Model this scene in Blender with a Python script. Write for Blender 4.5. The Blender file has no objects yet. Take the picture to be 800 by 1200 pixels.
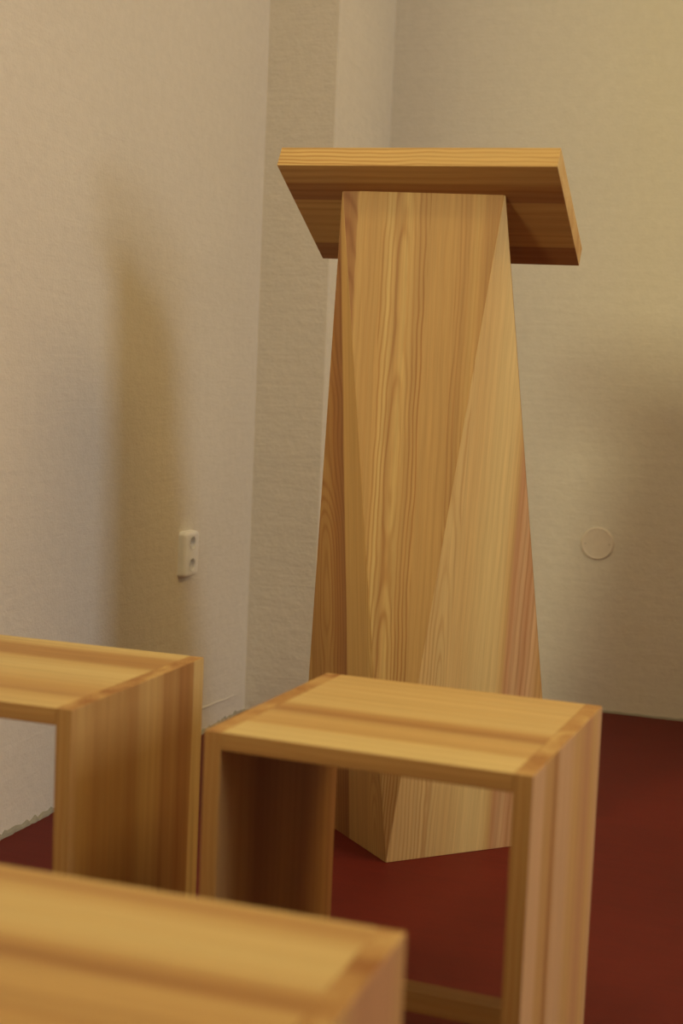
import bpy, bmesh, math, random
from mathutils import Vector, Matrix

C = bpy.context.scene.collection
S = bpy.context.scene
for b in (bpy.data.objects,):
    for o in list(b): b.remove(o)

# ------------------------------------------------------------------ node helper
class NT:
    def __init__(s, name):
        s.m = bpy.data.materials.new(name); s.m.use_nodes = True
        s.t = s.m.node_tree; s.t.nodes.clear()
        s.out = s.n('ShaderNodeOutputMaterial'); s.b = s.n('ShaderNodeBsdfPrincipled')
        s.l(s.b.outputs[0], s.out.inputs[0])
    def n(s, k, **kw):
        x = s.t.nodes.new(k)
        for a, v in kw.items(): setattr(x, a, v)
        return x
    def l(s, a, b): s.t.links.new(a, b)
    def _set(s, inp, v):
        if hasattr(v, 'is_linked') or isinstance(v, bpy.types.NodeSocket): s.l(v, inp)
        else: inp.default_value = v
    def math(s, op, a, b=0.0, c=None, clamp=False):
        x = s.n('ShaderNodeMath', operation=op, use_clamp=clamp)
        s._set(x.inputs[0], a); s._set(x.inputs[1], b)
        if c is not None: s._set(x.inputs[2], c)
        return x.outputs[0]
    def xyz(s, x, y, z=0.0):
        c = s.n('ShaderNodeCombineXYZ')
        for i, v in enumerate((x, y, z)): s._set(c.inputs[i], v)
        return c.outputs[0]
    def noise(s, vec, scale, detail=2, rough=.5, dist=0):
        x = s.n('ShaderNodeTexNoise'); s.l(vec, x.inputs['Vector'])
        x.inputs['Scale'].default_value = scale; x.inputs['Detail'].default_value = detail
        x.inputs['Roughness'].default_value = rough; x.inputs['Distortion'].default_value = dist
        return x.outputs[0]
    def mix(s, f, a, b, mode='MIX'):
        x = s.n('ShaderNodeMix', data_type='RGBA', blend_type=mode)
        s._set(x.inputs[0], f); s._set(x.inputs[6], a); s._set(x.inputs[7], b)
        return x.outputs[2]
    def mapr(s, v, a, b, c, d):
        x = s.n('ShaderNodeMapRange'); s.l(v, x.inputs[0])
        for i, q in enumerate((a, b, c, d)): x.inputs[i+1].default_value = q
        return x.outputs[0]
    def ramp(s, v, stops, interp='LINEAR'):
        x = s.n('ShaderNodeValToRGB'); cr = x.color_ramp; cr.interpolation = interp
        s.l(v, x.inputs[0])
        while len(cr.elements) > 1: cr.elements.remove(cr.elements[-1])
        cr.elements[0].position = stops[0][0]; cr.elements[0].color = stops[0][1]
        for p, c in stops[1:]:
            e = cr.elements.new(p); e.color = c
        return x.outputs[0]
    def bump(s, h, strength, dist):
        x = s.n('ShaderNodeBump'); x.inputs['Strength'].default_value = strength
        x.inputs['Distance'].default_value = dist; s.l(h, x.inputs['Height'])
        s.l(x.outputs[0], s.b.inputs['Normal'])

# ------------------------------------------------------------------ materials
# wood species palette (linear albedo), k = tone 0 pale sapwood ... 1 dark red-brown heartwood
PALE = (.67, .515, .225); MID = (.555, .345, .125); DARK = (.32, .138, .042); PINK = (.49, .265, .12)
def tone(k):
    if isinstance(k, str):
        return {'pink': PINK, 'rose': (.58, .37, .185), 'brown': (.29, .128, .046), 'cream': (.71, .555, .30)}[k]
    if k < .5: a, b, t = PALE, MID, k*2
    else: a, b, t = MID, DARK, k*2-1
    return tuple(a[i]+(b[i]-a[i])*t for i in range(3))
def wood(name, u0, u1, tones, boards, freq=150, arch=.02, wob=.03, ring=.38, seed=0, vs=1.3, rough=.54, fibre=.10):
    """tones: [(u fraction, tone)], boards: [(start u fraction, ring centre in metres, arch factor)]; UV in metres, v along the grain"""
    N = NT(name)
    uvn = N.n('ShaderNodeUVMap'); sp = N.n('ShaderNodeSeparateXYZ'); N.l(uvn.outputs[0], sp.inputs[0])
    u, v = sp.outputs[0], sp.outputs[1]
    vec = N.xyz(N.math('MULTIPLY', u, 3.0), N.math('MULTIPLY', v, vs), float(seed)*3.7)
    wv = N.math('SUBTRACT', N.noise(vec, 1.6, 2), .5)                   # slow waviness of the whole stem
    un = N.math('DIVIDE', N.math('SUBTRACT', u, u0), u1-u0)
    unw = N.math('ADD', un, N.math('MULTIPLY', wv, .05))
    base = N.ramp(unw, [(max(0, min(1, p)), (*tone(k), 1)) for p, k in tones])
    cen = None; arc = None
    boards = [tuple(q)+(1.0,)*(4-len(q)) for q in boards]
    cen = boards[0][1]; arc = boards[0][2]; off = 0.0; sg = boards[0][3]
    for i in range(1, len(boards)):
        st = N.math('GREATER_THAN', un, boards[i][0])
        cen = N.math('MULTIPLY_ADD', st, boards[i][1]-boards[i-1][1], cen)
        arc = N.math('MULTIPLY_ADD', st, boards[i][2]-boards[i-1][2], arc)
        off = N.math('MULTIPLY_ADD', st, 5.31+i, off)
        sg = N.math('MULTIPLY_ADD', st, boards[i][3]-boards[i-1][3], sg)
    w = N.math('SUBTRACT', u, cen)
    w = N.math('MULTIPLY_ADD', N.math('SUBTRACT', N.noise(N.xyz(N.math('MULTIPLY', u, 14.0), N.math('MULTIPLY', v, 4.5), off), 1.0, 2), .5), .012, w)
    nn = N.noise(N.xyz(off, N.math('MULTIPLY', v, vs*1.4), float(seed)+.5), 1.5, 1)
    hgt = N.math('MULTIPLY', arc, N.math('MULTIPLY_ADD', N.math('SUBTRACT', nn, .5), 2.4*wob/.03, N.math('MULTIPLY', v, 1.1)))
    hgt = N.math('MULTIPLY', hgt, arch*2.2)
    r = N.math('SQRT', N.math('ADD', N.math('MULTIPLY', w, w), N.math('ADD', N.math('MULTIPLY', hgt, hgt), 1e-5)))
    r = N.math('MULTIPLY_ADD', wv, .02, r)
    r = N.math('MULTIPLY_ADD', N.math('SUBTRACT', N.noise(N.xyz(N.math('MULTIPLY', u, 30.0), N.math('MULTIPLY', v, 11.0), off), 1.0, 1), .5), .0065, r)
    # rings get closer away from the pith
    ph = N.math('MULTIPLY', N.math('POWER', r, .8), freq*.62*6.2832)
    sn = N.math('MULTIPLY_ADD', N.math('SINE', ph), .5, .5)
    late = N.math('POWER', sn, 2.2)
    vary = N.mapr(N.noise(N.xyz(N.math('MULTIPLY', u, 22.0), N.math('MULTIPLY', v, 1.2), off), 1.0, 1), .35, .65, .35, 1.0)
    late = N.math('MULTIPLY', N.math('MULTIPLY', late, vary), sg)
    fib = N.noise(N.xyz(N.math('MULTIPLY', u, 700.0), N.math('MULTIPLY', v, 9.0), off), 1.0, 3, .6)
    fib2 = N.noise(N.xyz(N.math('MULTIPLY', u, 120.0), N.math('MULTIPLY', v, 2.0), off), 1.0, 2, .6)
    dk = N.mix(1.0, base, (.66, .47, .33, 1), 'MULTIPLY')
    col = N.mix(N.math('MULTIPLY', late, ring*1.35), base, dk)
    g = N.math('ADD', N.mapr(fib, .3, .7, 1-fibre, 1+fibre*.5), N.mapr(fib2, .3, .7, -.07, .07))
    gc = N.xyz(g, g, g)
    col = N.mix(1.0, col, gc, 'MULTIPLY')
    N.l(col, N.b.inputs['Base Color'])
    N.b.inputs['Roughness'].default_value = rough
    N.b.inputs['Specular IOR Level'].default_value = .32
    N.bump(N.math('MULTIPLY_ADD', late, -.5, fib), .10, .0006)
    return N.m
def endgrain(name, k=.55, seed=0, bands=8.0):
    N = NT(name)
    uvn = N.n('ShaderNodeUVMap'); sp = N.n('ShaderNodeSeparateXYZ'); N.l(uvn.outputs[0], sp.inputs[0])
    u, v = sp.outputs[0], sp.outputs[1]
    n1 = N.noise(N.xyz(N.math('MULTIPLY', u, bands), N.math('MULTIPLY', v, bands*1.5), float(seed)*7.1), 1.0, 2, .6, .6)
    base = N.ramp(n1, [(.3, (*tone(max(0, k-.35)), 1)), (.5, (*tone(k), 1)), (.68, (*tone(min(1, k+.3)), 1))])
    ph = N.math('MULTIPLY_ADD', n1, 50.0, N.math('MULTIPLY', N.math('ADD', u, N.math('MULTIPLY', v, .7)), 900.0))
    late = N.math('POWER', N.math('MULTIPLY_ADD', N.math('SINE', ph), .5, .5), 2.0)
    col = N.mix(N.math('MULTIPLY', late, .4), base, N.mix(1.0, base, (.66, .48, .35, 1), 'MULTIPLY'))
    N.l(col, N.b.inputs['Base Color']); N.b.inputs['Roughness'].default_value = .6
    N.b.inputs['Specular IOR Level'].default_value = .3
    return N.m
def plaster(name, col, bump=.35, fine=170.0, blot=.05):
    N = NT(name)
    tc = N.n('ShaderNodeTexCoord').outputs['Object']
    n1 = N.noise(tc, fine, 3, .55); n2 = N.noise(tc, 38.0, 3, .6); n3 = N.noise(tc, 1.7, 2)
    h = N.math('ADD', N.math('MULTIPLY', n1, .55), N.math('MULTIPLY', n2, .8))
    # trowel strokes, long in the horizontal
    mp = N.n('ShaderNodeMapping'); N.l(tc, mp.inputs[0]); mp.inputs['Scale'].default_value = (5, 5, 42)
    n4 = N.noise(mp.outputs[0], 1.0, 3, .6, .5)
    h = N.math('ADD', h, N.math('MULTIPLY', n4, .8))
    n5 = N.noise(tc, 3.2, 2, .5)
    h = N.math('MULTIPLY_ADD', n5, 2.2, h)
    N.bump(h, bump, .0035)
    g = N.mapr(n3, .3, .7, 1-blot, 1.0); g2 = N.math('MULTIPLY', g, N.mapr(n2, .3, .7, .97, 1.02))
    N.l(N.mix(1.0, (*col, 1), N.xyz(g2, g2, g2), 'MULTIPLY'), N.b.inputs['Base Color'])
    N.b.inputs['Roughness'].default_value = .85; N.b.inputs['Specular IOR Level'].default_value = .2
    return N.m
def plain(name, col, rough=.5, spec=.5, metal=0.0, bump=0):
    N = NT(name)
    tc = N.n('ShaderNodeTexCoord').outputs['Object']
    n = N.mapr(N.noise(tc, 60.0, 2), .3, .7, .96, 1.02)
    N.l(N.mix(1.0, (*col, 1), N.xyz(n, n, n), 'MULTIPLY'), N.b.inputs['Base Color'])
    N.b.inputs['Roughness'].default_value = rough; N.b.inputs['Specular IOR Level'].default_value = spec
    N.b.inputs['Metallic'].default_value = metal
    if bump: N.bump(N.noise(tc, 300.0, 2), bump, .001)
    return N.m
def floor_mat():
    N = NT('red_linoleum')
    tc = N.n('ShaderNodeTexCoord').outputs['Object']
    n = N.noise(tc, 2.2, 3, .6); f = N.noise(tc, 260.0, 3, .6)
    mp = N.n('ShaderNodeMapping'); N.l(tc, mp.inputs[0]); mp.inputs['Scale'].default_value = (9, 60, 1)
    st = N.noise(mp.outputs[0], 1.0, 3, .6, .8)
    base = N.ramp(n, [(.3, (.112, .0095, .005, 1)), (.7, (.136, .012, .0065, 1))])
    g = N.math('MULTIPLY', N.mapr(f, .3, .7, .88, 1.1), N.mapr(st, .3, .7, .92, 1.06))
    # sparse pale specks
    vo = N.n('ShaderNodeTexVoronoi'); N.l(tc, vo.inputs['Vector']); vo.inputs['Scale'].default_value = 26.0
    sp = N.math('LESS_THAN', vo.outputs['Distance'], .022)
    col = N.mix(1.0, base, N.xyz(g, g, g), 'MULTIPLY')
    col = N.mix(N.math('MULTIPLY', sp, .3), col, (.5, .3, .2, 1))
    N.l(col, N.b.inputs['Base Color']); N.b.inputs['Roughness'].default_value = .62
    N.b.inputs['Specular IOR Level'].default_value = .25
    N.bump(f, .15, .0008)
    return N.m

# ------------------------------------------------------------------ mesh helpers
def link(name, bm, mats, parent=None, smooth=False, bevel=0, seg=2):
    me = bpy.data.meshes.new(name)
    bmesh.ops.recalc_face_normals(bm, faces=bm.faces)
    bm.to_mesh(me); bm.free()
    for m in (mats if isinstance(mats, (list, tuple)) else [mats]): me.materials.append(m)
    o = bpy.data.objects.new(name, me); C.objects.link(o)
    if parent: o.parent = parent
    if smooth:
        for p in me.polygons: p.use_smooth = True
    if bevel:
        md = o.modifiers.new('bevel', 'BEVEL'); md.width = bevel; md.segments = seg
        md.limit_method = 'ANGLE'; md.angle_limit = math.radians(40)
        md.harden_normals = False
    return o
def box(bm, lo, hi, mi=0):
    vs = [bm.verts.new((x, y, z)) for x in (lo[0], hi[0]) for y in (lo[1], hi[1]) for z in (lo[2], hi[2])]
    fs = [(0,1,3,2), (4,6,7,5), (0,4,5,1), (2,3,7,6), (0,2,6,4), (1,5,7,3)]
    out = []
    for f in fs:
        q = bm.faces.new([vs[i] for i in f]); q.material_index = mi; out.append(q)
    return out
def wood_uv(bm, g, a, u_off=0.0, v_off=0.0):
    """g = grain axis, a = axis across the boards; slots: 0 face, 1 edge, 2 end grain"""
    uv = bm.loops.layers.uv.verify(); t = 3-g-a
    bm.normal_update()
    for f in bm.faces:
        n = [abs(x) for x in f.normal]; m = n.index(max(n))
        if m == g: f.material_index = 2; fu, fv = a, t
        elif m == a: f.material_index = 1; fu, fv = t, g
        else: f.material_index = 0; fu, fv = a, g
        for l in f.loops: l[uv].uv = (l.vert.co[fu]+u_off, l.vert.co[fv]+v_off)
def plank(name, lo, hi, g, a, mats, parent, u_off=0.0, v_off=0.0, bevel=.0012):
    bm = bmesh.new(); box(bm, lo, hi); bmesh.ops.recalc_face_normals(bm, faces=bm.faces)
    wood_uv(bm, g, a, u_off, v_off)
    return link(name, bm, mats, parent, bevel=bevel)
def empty(name, loc, rz=0.0, label=None, cat=None, group=None):
    o = bpy.data.objects.new(name, None); C.objects.link(o); o.location = loc; o.rotation_euler = (0, 0, rz)
    o.empty_display_size = .1
    if label: o['label'] = label
    if cat: o['category'] = cat
    if group: o['group'] = group
    return o
def struct(name, bm, m, bevel=0):
    o = link(name, bm, m, bevel=bevel); o['kind'] = 'structure'; return o

# ------------------------------------------------------------------ room
XL, YR, YP, XP = -1.4465, 4.029, 3.5454, -1.2519       # left wall, back wall, pier face, pier return
XR, YB, ZC, YW, XW = 3.4, -2.6, 3.5, .9, -3.9          # unseen: right wall, rear wall, ceiling, end of left wall, wing
T = .12
M_wall = plaster('cream_plaster', (.775, .735, .645), .5)
M_pier = plaster('cream_plaster_rough', (.80, .75, .635), .75, 110.0)
M_rear = plaster('brown_low_bounce_plaster', (.30, .20, .11), .4)  # unseen rear surfaces, darkened so less light bounces onto the fronts
M_floor = floor_mat()
M_ceil = plain('white_ceiling_paint', (.85, .83, .78), .9, .2)
M_white = plain('white_window_paint', (.8, .8, .78), .4)
M_stone = plain('grey_outside_sill', (.5, .48, .45), .8)

bm = bmesh.new(); box(bm, (XW-T, YB-T, -.1), (XR+T, YR+T, 0)); struct('floor', bm, M_floor)
bm = bmesh.new(); box(bm, (XW-T, YB-T, ZC), (XR+T, YR+T, ZC+.1)); struct('ceiling', bm, M_ceil)
bm = bmesh.new(); box(bm, (XL-T, YW, 0), (XL, YP, ZC)); struct('wall_left', bm, M_wall)
bm = bmesh.new(); box(bm, (XP, YR, 0), (XR, YR+T, ZC)); struct('wall_back', bm, M_wall)
bm = bmesh.new(); box(bm, (XL-T, YP, 0), (XP, YR+T, ZC)); struct('wall_corner_pier', bm, M_pier, bevel=.004)
# added unseen block behind the camera, holds back low light from the rear window
bm = bmesh.new(); box(bm, (XW, -.62, 0), (-.6, -.5, 1.4)); struct('light_block_rear', bm, M_rear, bevel=.004)
# added unseen block, shades the wall beside the lectern from the side window
bm = bmesh.new(); box(bm, (.5, 3.22, 0), (.95, YR+T, ZC)); struct('light_block_right', bm, M_pier, bevel=.004)
# wing behind the camera, closes the room
bm = bmesh.new(); box(bm, (XW, YW, 0), (XL-T, YW+T, ZC)); struct('wall_wing', bm, M_rear)
bm = bmesh.new(); box(bm, (XW-T, YB-T, 0), (XW, YW+T, ZC)); struct('wall_far_left', bm, M_rear)
def holed_wall(name, axis, pos, lo, hi, h0, h1, z0, z1):
    bm = bmesh.new(); s = 1 if pos > 0 else -1
    def B(a0, a1, za, zb):
        if axis == 0: box(bm, (min(pos, pos+s*.35), a0, za), (max(pos, pos+s*.35), a1, zb))
        else: box(bm, (a0, min(pos, pos+s*.35), za), (a1, max(pos, pos+s*.35), zb))
    B(lo, h0, 0, ZC); B(h1, hi, 0, ZC); B(h0, h1, 0, z0); B(h0, h1, z1, ZC)
    struct(name, bm, M_wall if axis == 0 else M_rear)
W1 = (.75, 1.75, 1.0, 2.85)      # right wall window: y0,y1,z0,z1
W2 = (-2.62, -1.72, 1.95, 3.1)    # rear wall window: x0,x1,z0,z1
holed_wall('wall_right', 0, XR, YB, YR+T, *W1)
holed_wall('wall_rear', 1, YB, XW, XR, *W2)
def window(name, axis, pos, a0, a1, z0, z1):
    root = None; bm = bmesh.new(); f = .06; s = 1 if pos > 0 else -1
    p = pos+s*.22
    def B(x0, x1, za, zb, d=.05):
        if axis == 0: box(bm, (p-d/2, x0, za), (p+d/2, x1, zb))
        else: box(bm, (x0, p-d/2, za), (x1, p+d/2, zb))
    B(a0, a0+f, z0, z1); B(a1-f, a1, z0, z1); B(a0+f, a1-f, z0, z0+f); B(a0+f, a1-f, z1-f, z1)
    m = (a0+a1)/2; B(m-.03, m+.03, z0+f, z1-f)
    o = struct(name, bm, M_white, bevel=.003)
window('window_1', 0, XR, *W1); window('window_2', 1, YB, *W2)

# ragged filler bead where the left wall meets the floor, thin one on the back wall
M_bead = plain('grey_filler', (.36, .34, .27), .9, .1, bump=.4)
def bead(name, p0, p1, nrm, r0, seed, amp):
    rnd = random.Random(seed); bm = bmesh.new(); p0 = Vector(p0); p1 = Vector(p1); nrm = Vector(nrm); n = 260; rings = []
    for i in range(n+1):
        c = p0.lerp(p1, i/n); h = r0*(1+amp*rnd.uniform(-1, 1)); w = r0*.55*(1+amp*rnd.uniform(-1, 1))
        rings.append([bm.verts.new(c+nrm*a*w+Vector((0, 0, b*h))) for a, b in ((-.3, 0), (1, 0), (.8, .5), (.1, 1), (-.3, 1))])
    for i in range(n):
        for k in range(4): bm.faces.new((rings[i][k], rings[i+1][k], rings[i+1][k+1], rings[i][k+1]))
    bm.faces.new(rings[0]); bm.faces.new(rings[-1])
    o = link(name, bm, M_bead); o['kind'] = 'structure'
bead('trim_1', (XL+.001, YW, 0), (XL+.001, YP, 0), (1, 0, 0), .009, 5, .55)
bead('trim_2', (XP, YR-.001, 0), (XR, YR-.001, 0), (0, -1, 0), .006, 6, .3)
# ridge of a filled seam in the plaster low on the left wall and above the blank cover
def ridge(name, pts, nrm, w, h, mat):
    bm = bmesh.new(); nrm = Vector(nrm); prev = None
    pts = [Vector(p) for p in pts]
    for i, p in enumerate(pts):
        k = math.sin(math.pi*min(1, max(0, i/(len(pts)-1))))**.5 if 0 < i < len(pts)-1 else .05
        r = [bm.verts.new(p+Vector((0, 0, w*k))-nrm*.001), bm.verts.new(p+nrm*h*k), bm.verts.new(p-Vector((0, 0, w*k))-nrm*.001)]
        if prev:
            bm.faces.new((prev[0], r[0], r[1], prev[1])); bm.faces.new((prev[1], r[1], r[2], prev[2]))
        prev = r
    o = link(name, bm, mat, smooth=True); o['kind'] = 'structure'
ridge('trim_3', [(XL+.002, 3.10+.03*i, .072-.0012*i+.001*math.sin(i*1.7)) for i in range(14)], (1, 0, 0), .004, .003, M_wall)

# ------------------------------------------------------------------ lectern
LC = Vector((-.7325, 2.7964, 0)); ca = .0096; da = -.023
b_, a_, zt, tv, th = .2714, .1552, 1.2562, -.2332, .4971
lect = empty('lectern', LC, ca, 'tall blond wooden lectern with faceted column and slanted reading top, standing in the room corner', 'lectern')
Z = zt+.004
za2 = zt-(-.055-tv)*math.tan(th)+.004
P = dict(C=(0, -b_, 0), D=(b_, 0, 0), E=(-b_, 0, 0), G=(0, b_, 0), A=(-a_, tv, Z), B=(a_, tv, Z), A2=(-.085, -.055, za2), B2=(.085, -.055, za2))
P = {k: Vector(v) for k, v in P.items()}
CEN = Vector((0, -.06, .6))
def panel(name, keys_list, mats, vref, uaxis, uorg, label=None, k=.86):
    """mitred panel: outer facets and the same facets pulled towards the inside"""
    bm = bmesh.new(); uv = bm.loops.layers.uv.verify()
    def inn(p): q = CEN+(p-CEN)*k; q.z = p.z if p.z < .001 else p.z-.02; return q
    edges = {}
    for keys in keys_list:
        for i in range(len(keys)):
            e = (keys[i], keys[(i+1) % len(keys)]); edges[e] = edges.get(e, 0)+1
    ov = {}; iv = {}
    for keys in keys_list:
        for q in keys:
            if q not in ov: ov[q] = bm.verts.new(P[q]); iv[q] = bm.verts.new(inn(P[q]))
    for keys in keys_list:
        bm.faces.new([ov[q] for q in keys]); bm.faces.new([iv[q] for q in reversed(keys)])
    for (p, q) in edges:
        if (q, p) not in edges: bm.faces.new((ov[p], iv[p], iv[q], ov[q]))
    ua = Vector(uaxis).normalized(); va = Vector(vref); va = (va-ua*va.dot(ua)).normalized()
    for f in bm.faces:
        for l in f.loops:
            d = l.vert.co-Vector(uorg); l[uv].uv = (d.dot(ua), d.dot(va))
    o = link(name, bm, mats, lect, bevel=.0010, seg=1)
    if label: o['label'] = label
    return o
# front inverted triangle: u from -.16..+.16 along the top edge
W_front = wood('lectern_front_wood', -.156, .156,
    [(0, .86), (.04, 1.0), (.105, .92), (.118, .55), (.2, .64), (.28, .58), (.32, .34), (.37, .7), (.42, .42), (.5, .66), (.56, .62), (.7, .62), (.78, .72), (.84, .52), (.9, .76), (1, .8)],
    [(0, -.146, .8, .9), (.112, .4, .05, .3), (.27, -.030, .30, 1.25), (.56, .9, .1, .3), (.73, .05, .3, .8), (.9, .2, .2, .6)], freq=150, arch=.034, ring=.5, seed=2, vs=1.0)
panel('front_panel', [('A', 'C', 'B')], W_front, (0, 0, 1), (1, 0, 0), (0, tv, 0))
ur = (P['D']-P['C']).normalized()
W_right = wood('lectern_right_wood', 0, .384,
    [(0, .42), (.14, .34), (.22, .24), (.32, .34), (.45, .10), (.54, .12), (.585, .45), (.61, 'pink'), (.66, 'rose'), (.70, 'pink'), (.75, 'rose'), (.80, .6), (.85, .45), (.9, .3), (1, .6)],
    [(0, .080, .40, 1.0), (.27, .55, .1, .2), (.6, .6, .1, .8)], freq=130, arch=.032, ring=.5, seed=5)
panel('side_panel', [('B', 'C', 'D')], W_right, (0, 0, 1), ur, P['C'], 'pale right side panel of the lectern')
ul = (P['C']-P['E']).normalized()
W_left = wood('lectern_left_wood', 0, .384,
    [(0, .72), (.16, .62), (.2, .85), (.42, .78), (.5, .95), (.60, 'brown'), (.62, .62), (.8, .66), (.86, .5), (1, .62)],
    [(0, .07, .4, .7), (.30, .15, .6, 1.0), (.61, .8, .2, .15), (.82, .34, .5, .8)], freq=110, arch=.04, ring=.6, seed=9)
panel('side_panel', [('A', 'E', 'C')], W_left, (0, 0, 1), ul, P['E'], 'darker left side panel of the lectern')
W_back = wood('lectern_back_wood', -.3, .3, [(0, .4), (.4, .3), (.7, .6), (1, .4)], [(0, -.2, .5), (.4, .1, .7)], freq=90, seed=12)
panel('back_panel', [('B', 'D', 'B2'), ('D', 'G', 'B2'), ('B2', 'G', 'A2'), ('A2', 'G', 'E'), ('A', 'A2', 'E')], W_back, (0, 0, 1), (1, 0, 0), (0, 0, 0))
# slanted top: local box, x along width, y down the slope, z normal
dl, dr_, df, db, dt, dro = -.2571, .2682, -.3033, -.0346, .0405, -.0154
L = (db-df)/math.cos(th)
W_desk = wood('reading_top_wood', 0, L, [(0, .66), (.16, .72), (.19, .95), (.34, 'brown'), (.355, .66), (.5, .74), (.8, .70), (.81, 'brown'), (1, 'brown')],
    [(0, .2, .2), (.365, .5, .2), (.82, .1, .3)], freq=70, arch=.02, ring=.35, seed=21)
W_dedge = wood('reading_top_edge_wood', 0, .04, [(0, .40), (1, .36)], [(0, -.03, .9)], freq=130, arch=.018, ring=.7, seed=23, vs=.5)
E_desk = endgrain('reading_top_end_grain', .3, 4, 14.0)
bm = bmesh.new(); box(bm, (dl, 0, 0), (dr_, L, dt)); bmesh.ops.recalc_face_normals(bm, faces=bm.faces); wood_uv(bm, 0, 1)
uvl = bm.loops.layers.uv.verify()
top = link('reading_top', bm, [W_desk, W_dedge, E_desk], lect, bevel=.0012)
zf = zt+(tv-df)*math.tan(th)
top.matrix_local = Matrix.Rotation(da, 4, 'Z') @ Matrix.Translation((0, df, zf)) @ Matrix.Rotation(-dro, 4, 'Y') @ Matrix.Rotation(-th, 4, 'X')

# ------------------------------------------------------------------ stools
KS = (.9-.475)/(.9-.45)      # stool height .475
SW, SD, SH, ST = .4319*KS, .4237*KS, .475, .024*KS
def stool(name, bl_corner, rz, label, seat, rightp, leftp, edge, ends, seatedge, barM):
    """bl_corner = front left foot on the floor"""
    t = empty(name, (*bl_corner, 0), rz, label, 'stool', 'box stools in front of the lectern')
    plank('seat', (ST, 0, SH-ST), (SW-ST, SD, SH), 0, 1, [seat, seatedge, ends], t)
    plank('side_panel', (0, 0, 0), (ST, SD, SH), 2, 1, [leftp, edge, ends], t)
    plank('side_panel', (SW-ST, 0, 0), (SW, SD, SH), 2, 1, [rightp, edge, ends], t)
    plank('stretcher', (ST, SD/2-.016, .089), (SW-ST, SD/2+.016, .118), 0, 1, [barM, barM, ends], t)
    return t
E1 = endgrain('stool_end_grain', .68, 1, 13.0); E2 = endgrain('stool_end_grain_knotty', .68, 3, 22.0); E3 = endgrain('stool_end_grain_brown', .68, 6, 17.0)
ED = wood('stool_edge_wood_shaded', 0, .03, [(0, .84), (1, .78)], [(0, .2, .2)], freq=160, ring=.4, seed=31)  # edge wood darkened, shade on the stool fronts put into its tone
ED2 = wood('stool_seat_edge_wood_shaded', SH-ST, SH, [(0, .86), (1, .76)], [(0, .6, .2)], freq=160, ring=.35, seed=33)  # same for the seat edge: darker tone stands in for shade
BAR = wood('stretcher_wood', 0, .4, [(0, .9), (1, .9)], [(0, -.2, .2)], freq=110, ring=.4, seed=35)
# middle stool
s_seat = wood('stool_seat_wood', 0, SD, [(0, .05), (.15, .08), (.2, .5), (.27, .42), (.33, .38), (.40, .86), (.46, .6), (.52, .15), (.7, .3), (.78, .2), (.785, .5), (.80, .25), (1, .38)],
    [(0, -.2, .2), (.2, .3, .3), (.42, .23, .3), (.56, .7, .2)], freq=60, arch=.02, ring=.2, seed=41)
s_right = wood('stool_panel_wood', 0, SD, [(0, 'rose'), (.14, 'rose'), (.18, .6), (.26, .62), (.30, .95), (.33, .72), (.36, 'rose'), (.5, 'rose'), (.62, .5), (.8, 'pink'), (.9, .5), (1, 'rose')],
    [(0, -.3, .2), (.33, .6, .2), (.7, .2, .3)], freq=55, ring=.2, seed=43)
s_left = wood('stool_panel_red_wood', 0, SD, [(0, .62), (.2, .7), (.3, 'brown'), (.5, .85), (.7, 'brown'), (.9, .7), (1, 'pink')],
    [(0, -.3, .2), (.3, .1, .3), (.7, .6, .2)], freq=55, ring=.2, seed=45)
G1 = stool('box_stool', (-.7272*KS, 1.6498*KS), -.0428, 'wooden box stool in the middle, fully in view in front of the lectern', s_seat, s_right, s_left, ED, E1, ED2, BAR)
# left stool
lx, ly, la = -.9246*KS, 2.0868*KS, -.0062
f0 = Vector((lx, ly))+Vector((-SW*math.cos(la)+SD*math.sin(la), -SW*math.sin(la)-SD*math.cos(la)))
t_seat = wood('stool_seat_striped_wood', 0, SD, [(0, .2), (.12, .3), (.2, .66), (.30, .5), (.4, .25), (.55, .05), (.66, .3), (.72, .78), (.86, .7), (.92, .2), (1, .0)],
    [(0, -.2, .2), (.3, .3, .3), (.7, .33, .5)], freq=60, arch=.02, ring=.2, seed=51)
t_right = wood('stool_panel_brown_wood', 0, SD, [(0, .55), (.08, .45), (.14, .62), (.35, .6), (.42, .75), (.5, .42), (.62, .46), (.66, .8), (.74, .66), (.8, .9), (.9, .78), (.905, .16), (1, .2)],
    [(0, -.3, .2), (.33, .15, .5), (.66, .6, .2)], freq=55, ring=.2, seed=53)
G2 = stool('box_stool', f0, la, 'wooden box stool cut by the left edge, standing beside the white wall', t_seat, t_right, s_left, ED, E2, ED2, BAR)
# near stool
fx, fy, fa = -.2991*KS, 1.1062*KS, .0039
f1 = Vector((fx, fy))+Vector((-SW*math.cos(fa)+SD*math.sin(fa), -SW*math.sin(fa)-SD*math.cos(fa)))
u_seat = wood('stool_seat_broad_wood', 0, SD, [(0, .3), (.15, .4), (.28, .5), (.40, .62), (.55, .45), (.60, .88), (.66, .6), (.70, .2), (.82, .12), (.90, .3), (.94, .7), (.97, .6), (1, .2)],
    [(0, .1, .5), (.5, .16, .7), (.6, .8, .2)], freq=50, arch=.03, ring=.2, seed=61)
u_right = wood('stool_panel_pink_wood', 0, SD, [(0, .6), (.3, .5), (.5, .8), (.58, .5), (.7, 'pink'), (.9, 'pink'), (1, .6)],
    [(0, -.3, .2), (.6, .6, .2)], freq=50, ring=.2, seed=63)
G3 = stool('box_stool', f1, fa, 'blurred wooden box stool nearest the camera, cut by the bottom edge', u_seat, u_right, s_left, ED, E3, ED2, BAR)

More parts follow.
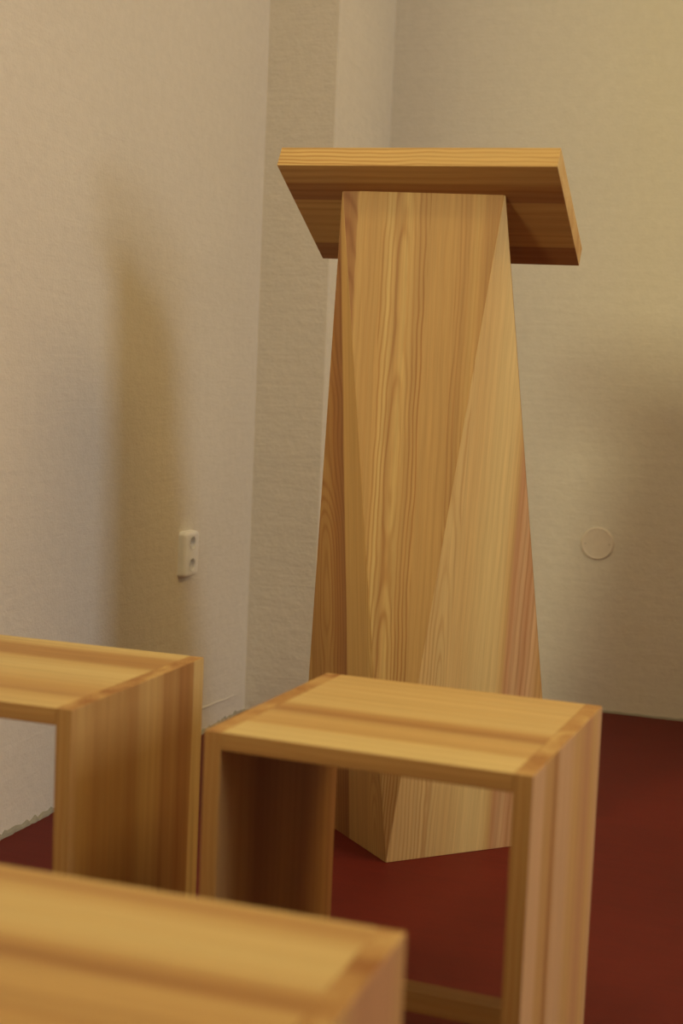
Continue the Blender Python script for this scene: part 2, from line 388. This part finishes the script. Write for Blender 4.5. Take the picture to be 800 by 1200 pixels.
# ------------------------------------------------------------------ double socket on the left wall
M_plast = plain('white_socket_plastic', (.93, .95, .96), .28, .5)
M_recess = plain('grey_white_recess_plastic', (.80, .82, .82), .35, .5)
M_hole = plain('dark_socket_hole', (.02, .02, .02), .7)
M_pin = plain('nickel_pin', (.7, .7, .68), .25, .5, 1.0)
SX, SY0, SY1, SZ0, SZ1, SDp = XL-.0005, 3.090, 3.172, .419, .530, .019
sock = empty('wall_socket', (XL, (SY0+SY1)/2, (SZ0+SZ1)/2), 0, 'white double power socket mounted low on the left wall', 'socket')
hw, hh = (SY1-SY0)/2, (SZ1-SZ0)/2
def rrect(w, h, r, n=6):
    pts = []
    for cx, cy, a0 in ((w-r, h-r, 0), (-w+r, h-r, 90), (-w+r, -h+r, 180), (w-r, -h+r, 270)):
        for i in range(n+1):
            a = math.radians(a0+90*i/n); pts.append((cx+r*math.cos(a), cy+r*math.sin(a)))
    return pts
CUP = ((.0, .0265), (.0, -.0265)); CR = .0155; CD = .012
bm = bmesh.new()
loops = []
for x, inset in ((0, 0), (SDp*.72, .0015), (SDp*.93, .004), (SDp, .008)):
    loops.append([bm.verts.new((x, y, z)) for y, z in rrect(hw-inset, hh-inset, .010-inset*.4)])
for i in range(3):
    n = len(loops[i])
    for k in range(n): bm.faces.new((loops[i][k], loops[i][(k+1) % n], loops[i+1][(k+1) % n], loops[i+1][k]))
# front face with two round openings
el = [bm.edges.get((loops[-1][k], loops[-1][(k+1) % len(loops[-1])])) for k in range(len(loops[-1]))]
for cy, cz in CUP:
    ring = [bm.verts.new((SDp, cy+CR*math.cos(q*2*math.pi/32), cz+CR*math.sin(q*2*math.pi/32))) for q in range(32)]
    el += [bm.edges.new((ring[q], ring[(q+1) % 32])) for q in range(32)]
bmesh.ops.triangle_fill(bm, edges=el, use_beauty=True, use_dissolve=False)
bm.faces.new(loops[0])
hs = link('housing', bm, M_plast, sock)
for cy, cz in CUP:
    bm = bmesh.new(); prev = None
    for x, r in ((SDp+.0008, CR+.0015), (SDp+.0012, CR+.0002), (SDp-.002, CR-.001), (SDp-CD, CR-.0025), (SDp-CD, .0001)):
        ring = [bm.verts.new((x, cy+r*math.cos(q*2*math.pi/32), cz+r*math.sin(q*2*math.pi/32))) for q in range(32)]
        if prev:
            for q in range(32): bm.faces.new((prev[q], prev[(q+1) % 32], ring[(q+1) % 32], ring[q]))
        prev = ring
    cup = link('recess', bm, M_recess, sock)
    for p in cup.data.polygons: p.use_smooth = True
    for k, hy in enumerate((-.0095, .0095)):
        bm = bmesh.new(); bmesh.ops.create_cone(bm, cap_ends=True, segments=16, radius1=.0028, radius2=.0028, depth=.0012, matrix=Matrix.Translation((SDp-CD+.0004, cy+hy, cz-.002)) @ Matrix.Rotation(math.pi/2, 4, 'Y'))
        link('contact_hole', bm, M_hole, cup)
    bm = bmesh.new(); bmesh.ops.create_cone(bm, cap_ends=True, segments=16, radius1=.0024, radius2=.0018, depth=.012, matrix=Matrix.Translation((SDp-CD+.006, cy, cz+.0085)) @ Matrix.Rotation(math.pi/2, 4, 'Y'))
    pn = link('earth_pin', bm, M_pin, cup, smooth=False, bevel=.0005)

# ------------------------------------------------------------------ round blank cover on the back wall
cov = empty('blank_cover', (-.5855, YR, .481), 0, 'round blank cover plate painted cream like the wall beneath it', 'cover plate')
bm = bmesh.new(); prev = None
for y, r in ((0.002, .0465), (-.0035, .0462), (-.0062, .0440), (-.0068, .0425), (-.0056, .0405), (-.0052, .038), (-.0060, .0)):
    ring = [bm.verts.new((max(r, .0001)*math.cos(q*2*math.pi/64), y, max(r, .0001)*math.sin(q*2*math.pi/64))) for q in range(64)]
    if prev:
        for q in range(64): bm.faces.new((prev[q], prev[(q+1) % 64], ring[(q+1) % 64], ring[q]))
    prev = ring
M_cov = plain('cream_painted_plastic', (.79, .72, .61), .5, .35)
cp = link('disc', bm, M_cov, cov, smooth=True)
for sx in (-.034, .034):
    bm = bmesh.new(); bmesh.ops.create_cone(bm, cap_ends=True, segments=12, radius1=.0016, radius2=.0012, depth=.0012, matrix=Matrix.Translation((sx, -.0058, -.001)) @ Matrix.Rotation(math.pi/2, 4, 'X'))
    link('screw', bm, plain('dull_screw', (.30, .24, .17), .6), cov)

# ------------------------------------------------------------------ light
def area(name, loc, target, sx, sy, power, col):
    d = bpy.data.lights.new(name, 'AREA'); d.shape = 'RECTANGLE'; d.size = sx; d.size_y = sy; d.energy = power; d.color = col
    o = bpy.data.objects.new(name, d); C.objects.link(o); o.location = loc
    o.rotation_euler = (Vector(target)-Vector(loc)).to_track_quat('-Z', 'Y').to_euler(); return o
area('daylight_window_1', (XR+.1, (W1[0]+W1[1])/2, (W1[2]+W1[3])/2), (0, (W1[0]+W1[1])/2, (W1[2]+W1[3])/2), W1[1]-W1[0]-.1, W1[3]-W1[2]-.1, 55, (.66, .675, .71))
area('daylight_window_2', ((W2[0]+W2[1])/2, YB-.1, (W2[2]+W2[3])/2), ((W2[0]+W2[1])/2, 0, (W2[2]+W2[3])/2), W2[1]-W2[0]-.1, W2[3]-W2[2]-.1, 130, (.82, .72, .41))
area('fill_light_side', (1.5, 2.75, ZC-.05), (1.1, 2.75, 0), 1.8, 1.8, 47, (1.0, .63, .20))  # added fill with no known source, warms the shadow stripe on the left wall
area('ceiling_lamp_front', (-.7, .7, ZC-.05), (-.7, .7, 0), .5, .5, 11, (1.0, .80, .34))
w = bpy.data.worlds.new('sky'); S.world = w; w.use_nodes = True
w.node_tree.nodes['Background'].inputs[0].default_value = (.75, .85, 1, 1)
w.node_tree.nodes['Background'].inputs[1].default_value = .3

# ------------------------------------------------------------------ camera
yaw, pitch, roll = -.324, .0898, .0425
cy, sy, cp_, sp_ = math.cos(yaw), math.sin(yaw), math.cos(pitch), math.sin(pitch)
fwd = Vector((sy*cp_, cy*cp_, -sp_)); right = Vector((cy, -sy, 0)); up = right.cross(fwd)
r = right*math.cos(roll)+up*math.sin(roll); u = -right*math.sin(roll)+up*math.cos(roll)
cam = bpy.data.cameras.new('camera'); co = bpy.data.objects.new('camera', cam); C.objects.link(co)
M = Matrix(((r.x, u.x, -fwd.x, 0), (r.y, u.y, -fwd.y, 0), (r.z, u.z, -fwd.z, .9), (0, 0, 0, 1)))
co.matrix_world = M
cam.sensor_fit = 'VERTICAL'; cam.sensor_height = 36; cam.lens = 1667/1200*36; cam.clip_start = .05
cam.dof.use_dof = True; cam.dof.focus_distance = 2.8; cam.dof.aperture_fstop = 3.4
S.camera = co
S.view_settings.view_transform = 'Standard'; S.view_settings.look = 'None'
S.view_settings.exposure = .30; S.view_settings.gamma = 1; S.view_settings.use_curve_mapping = False
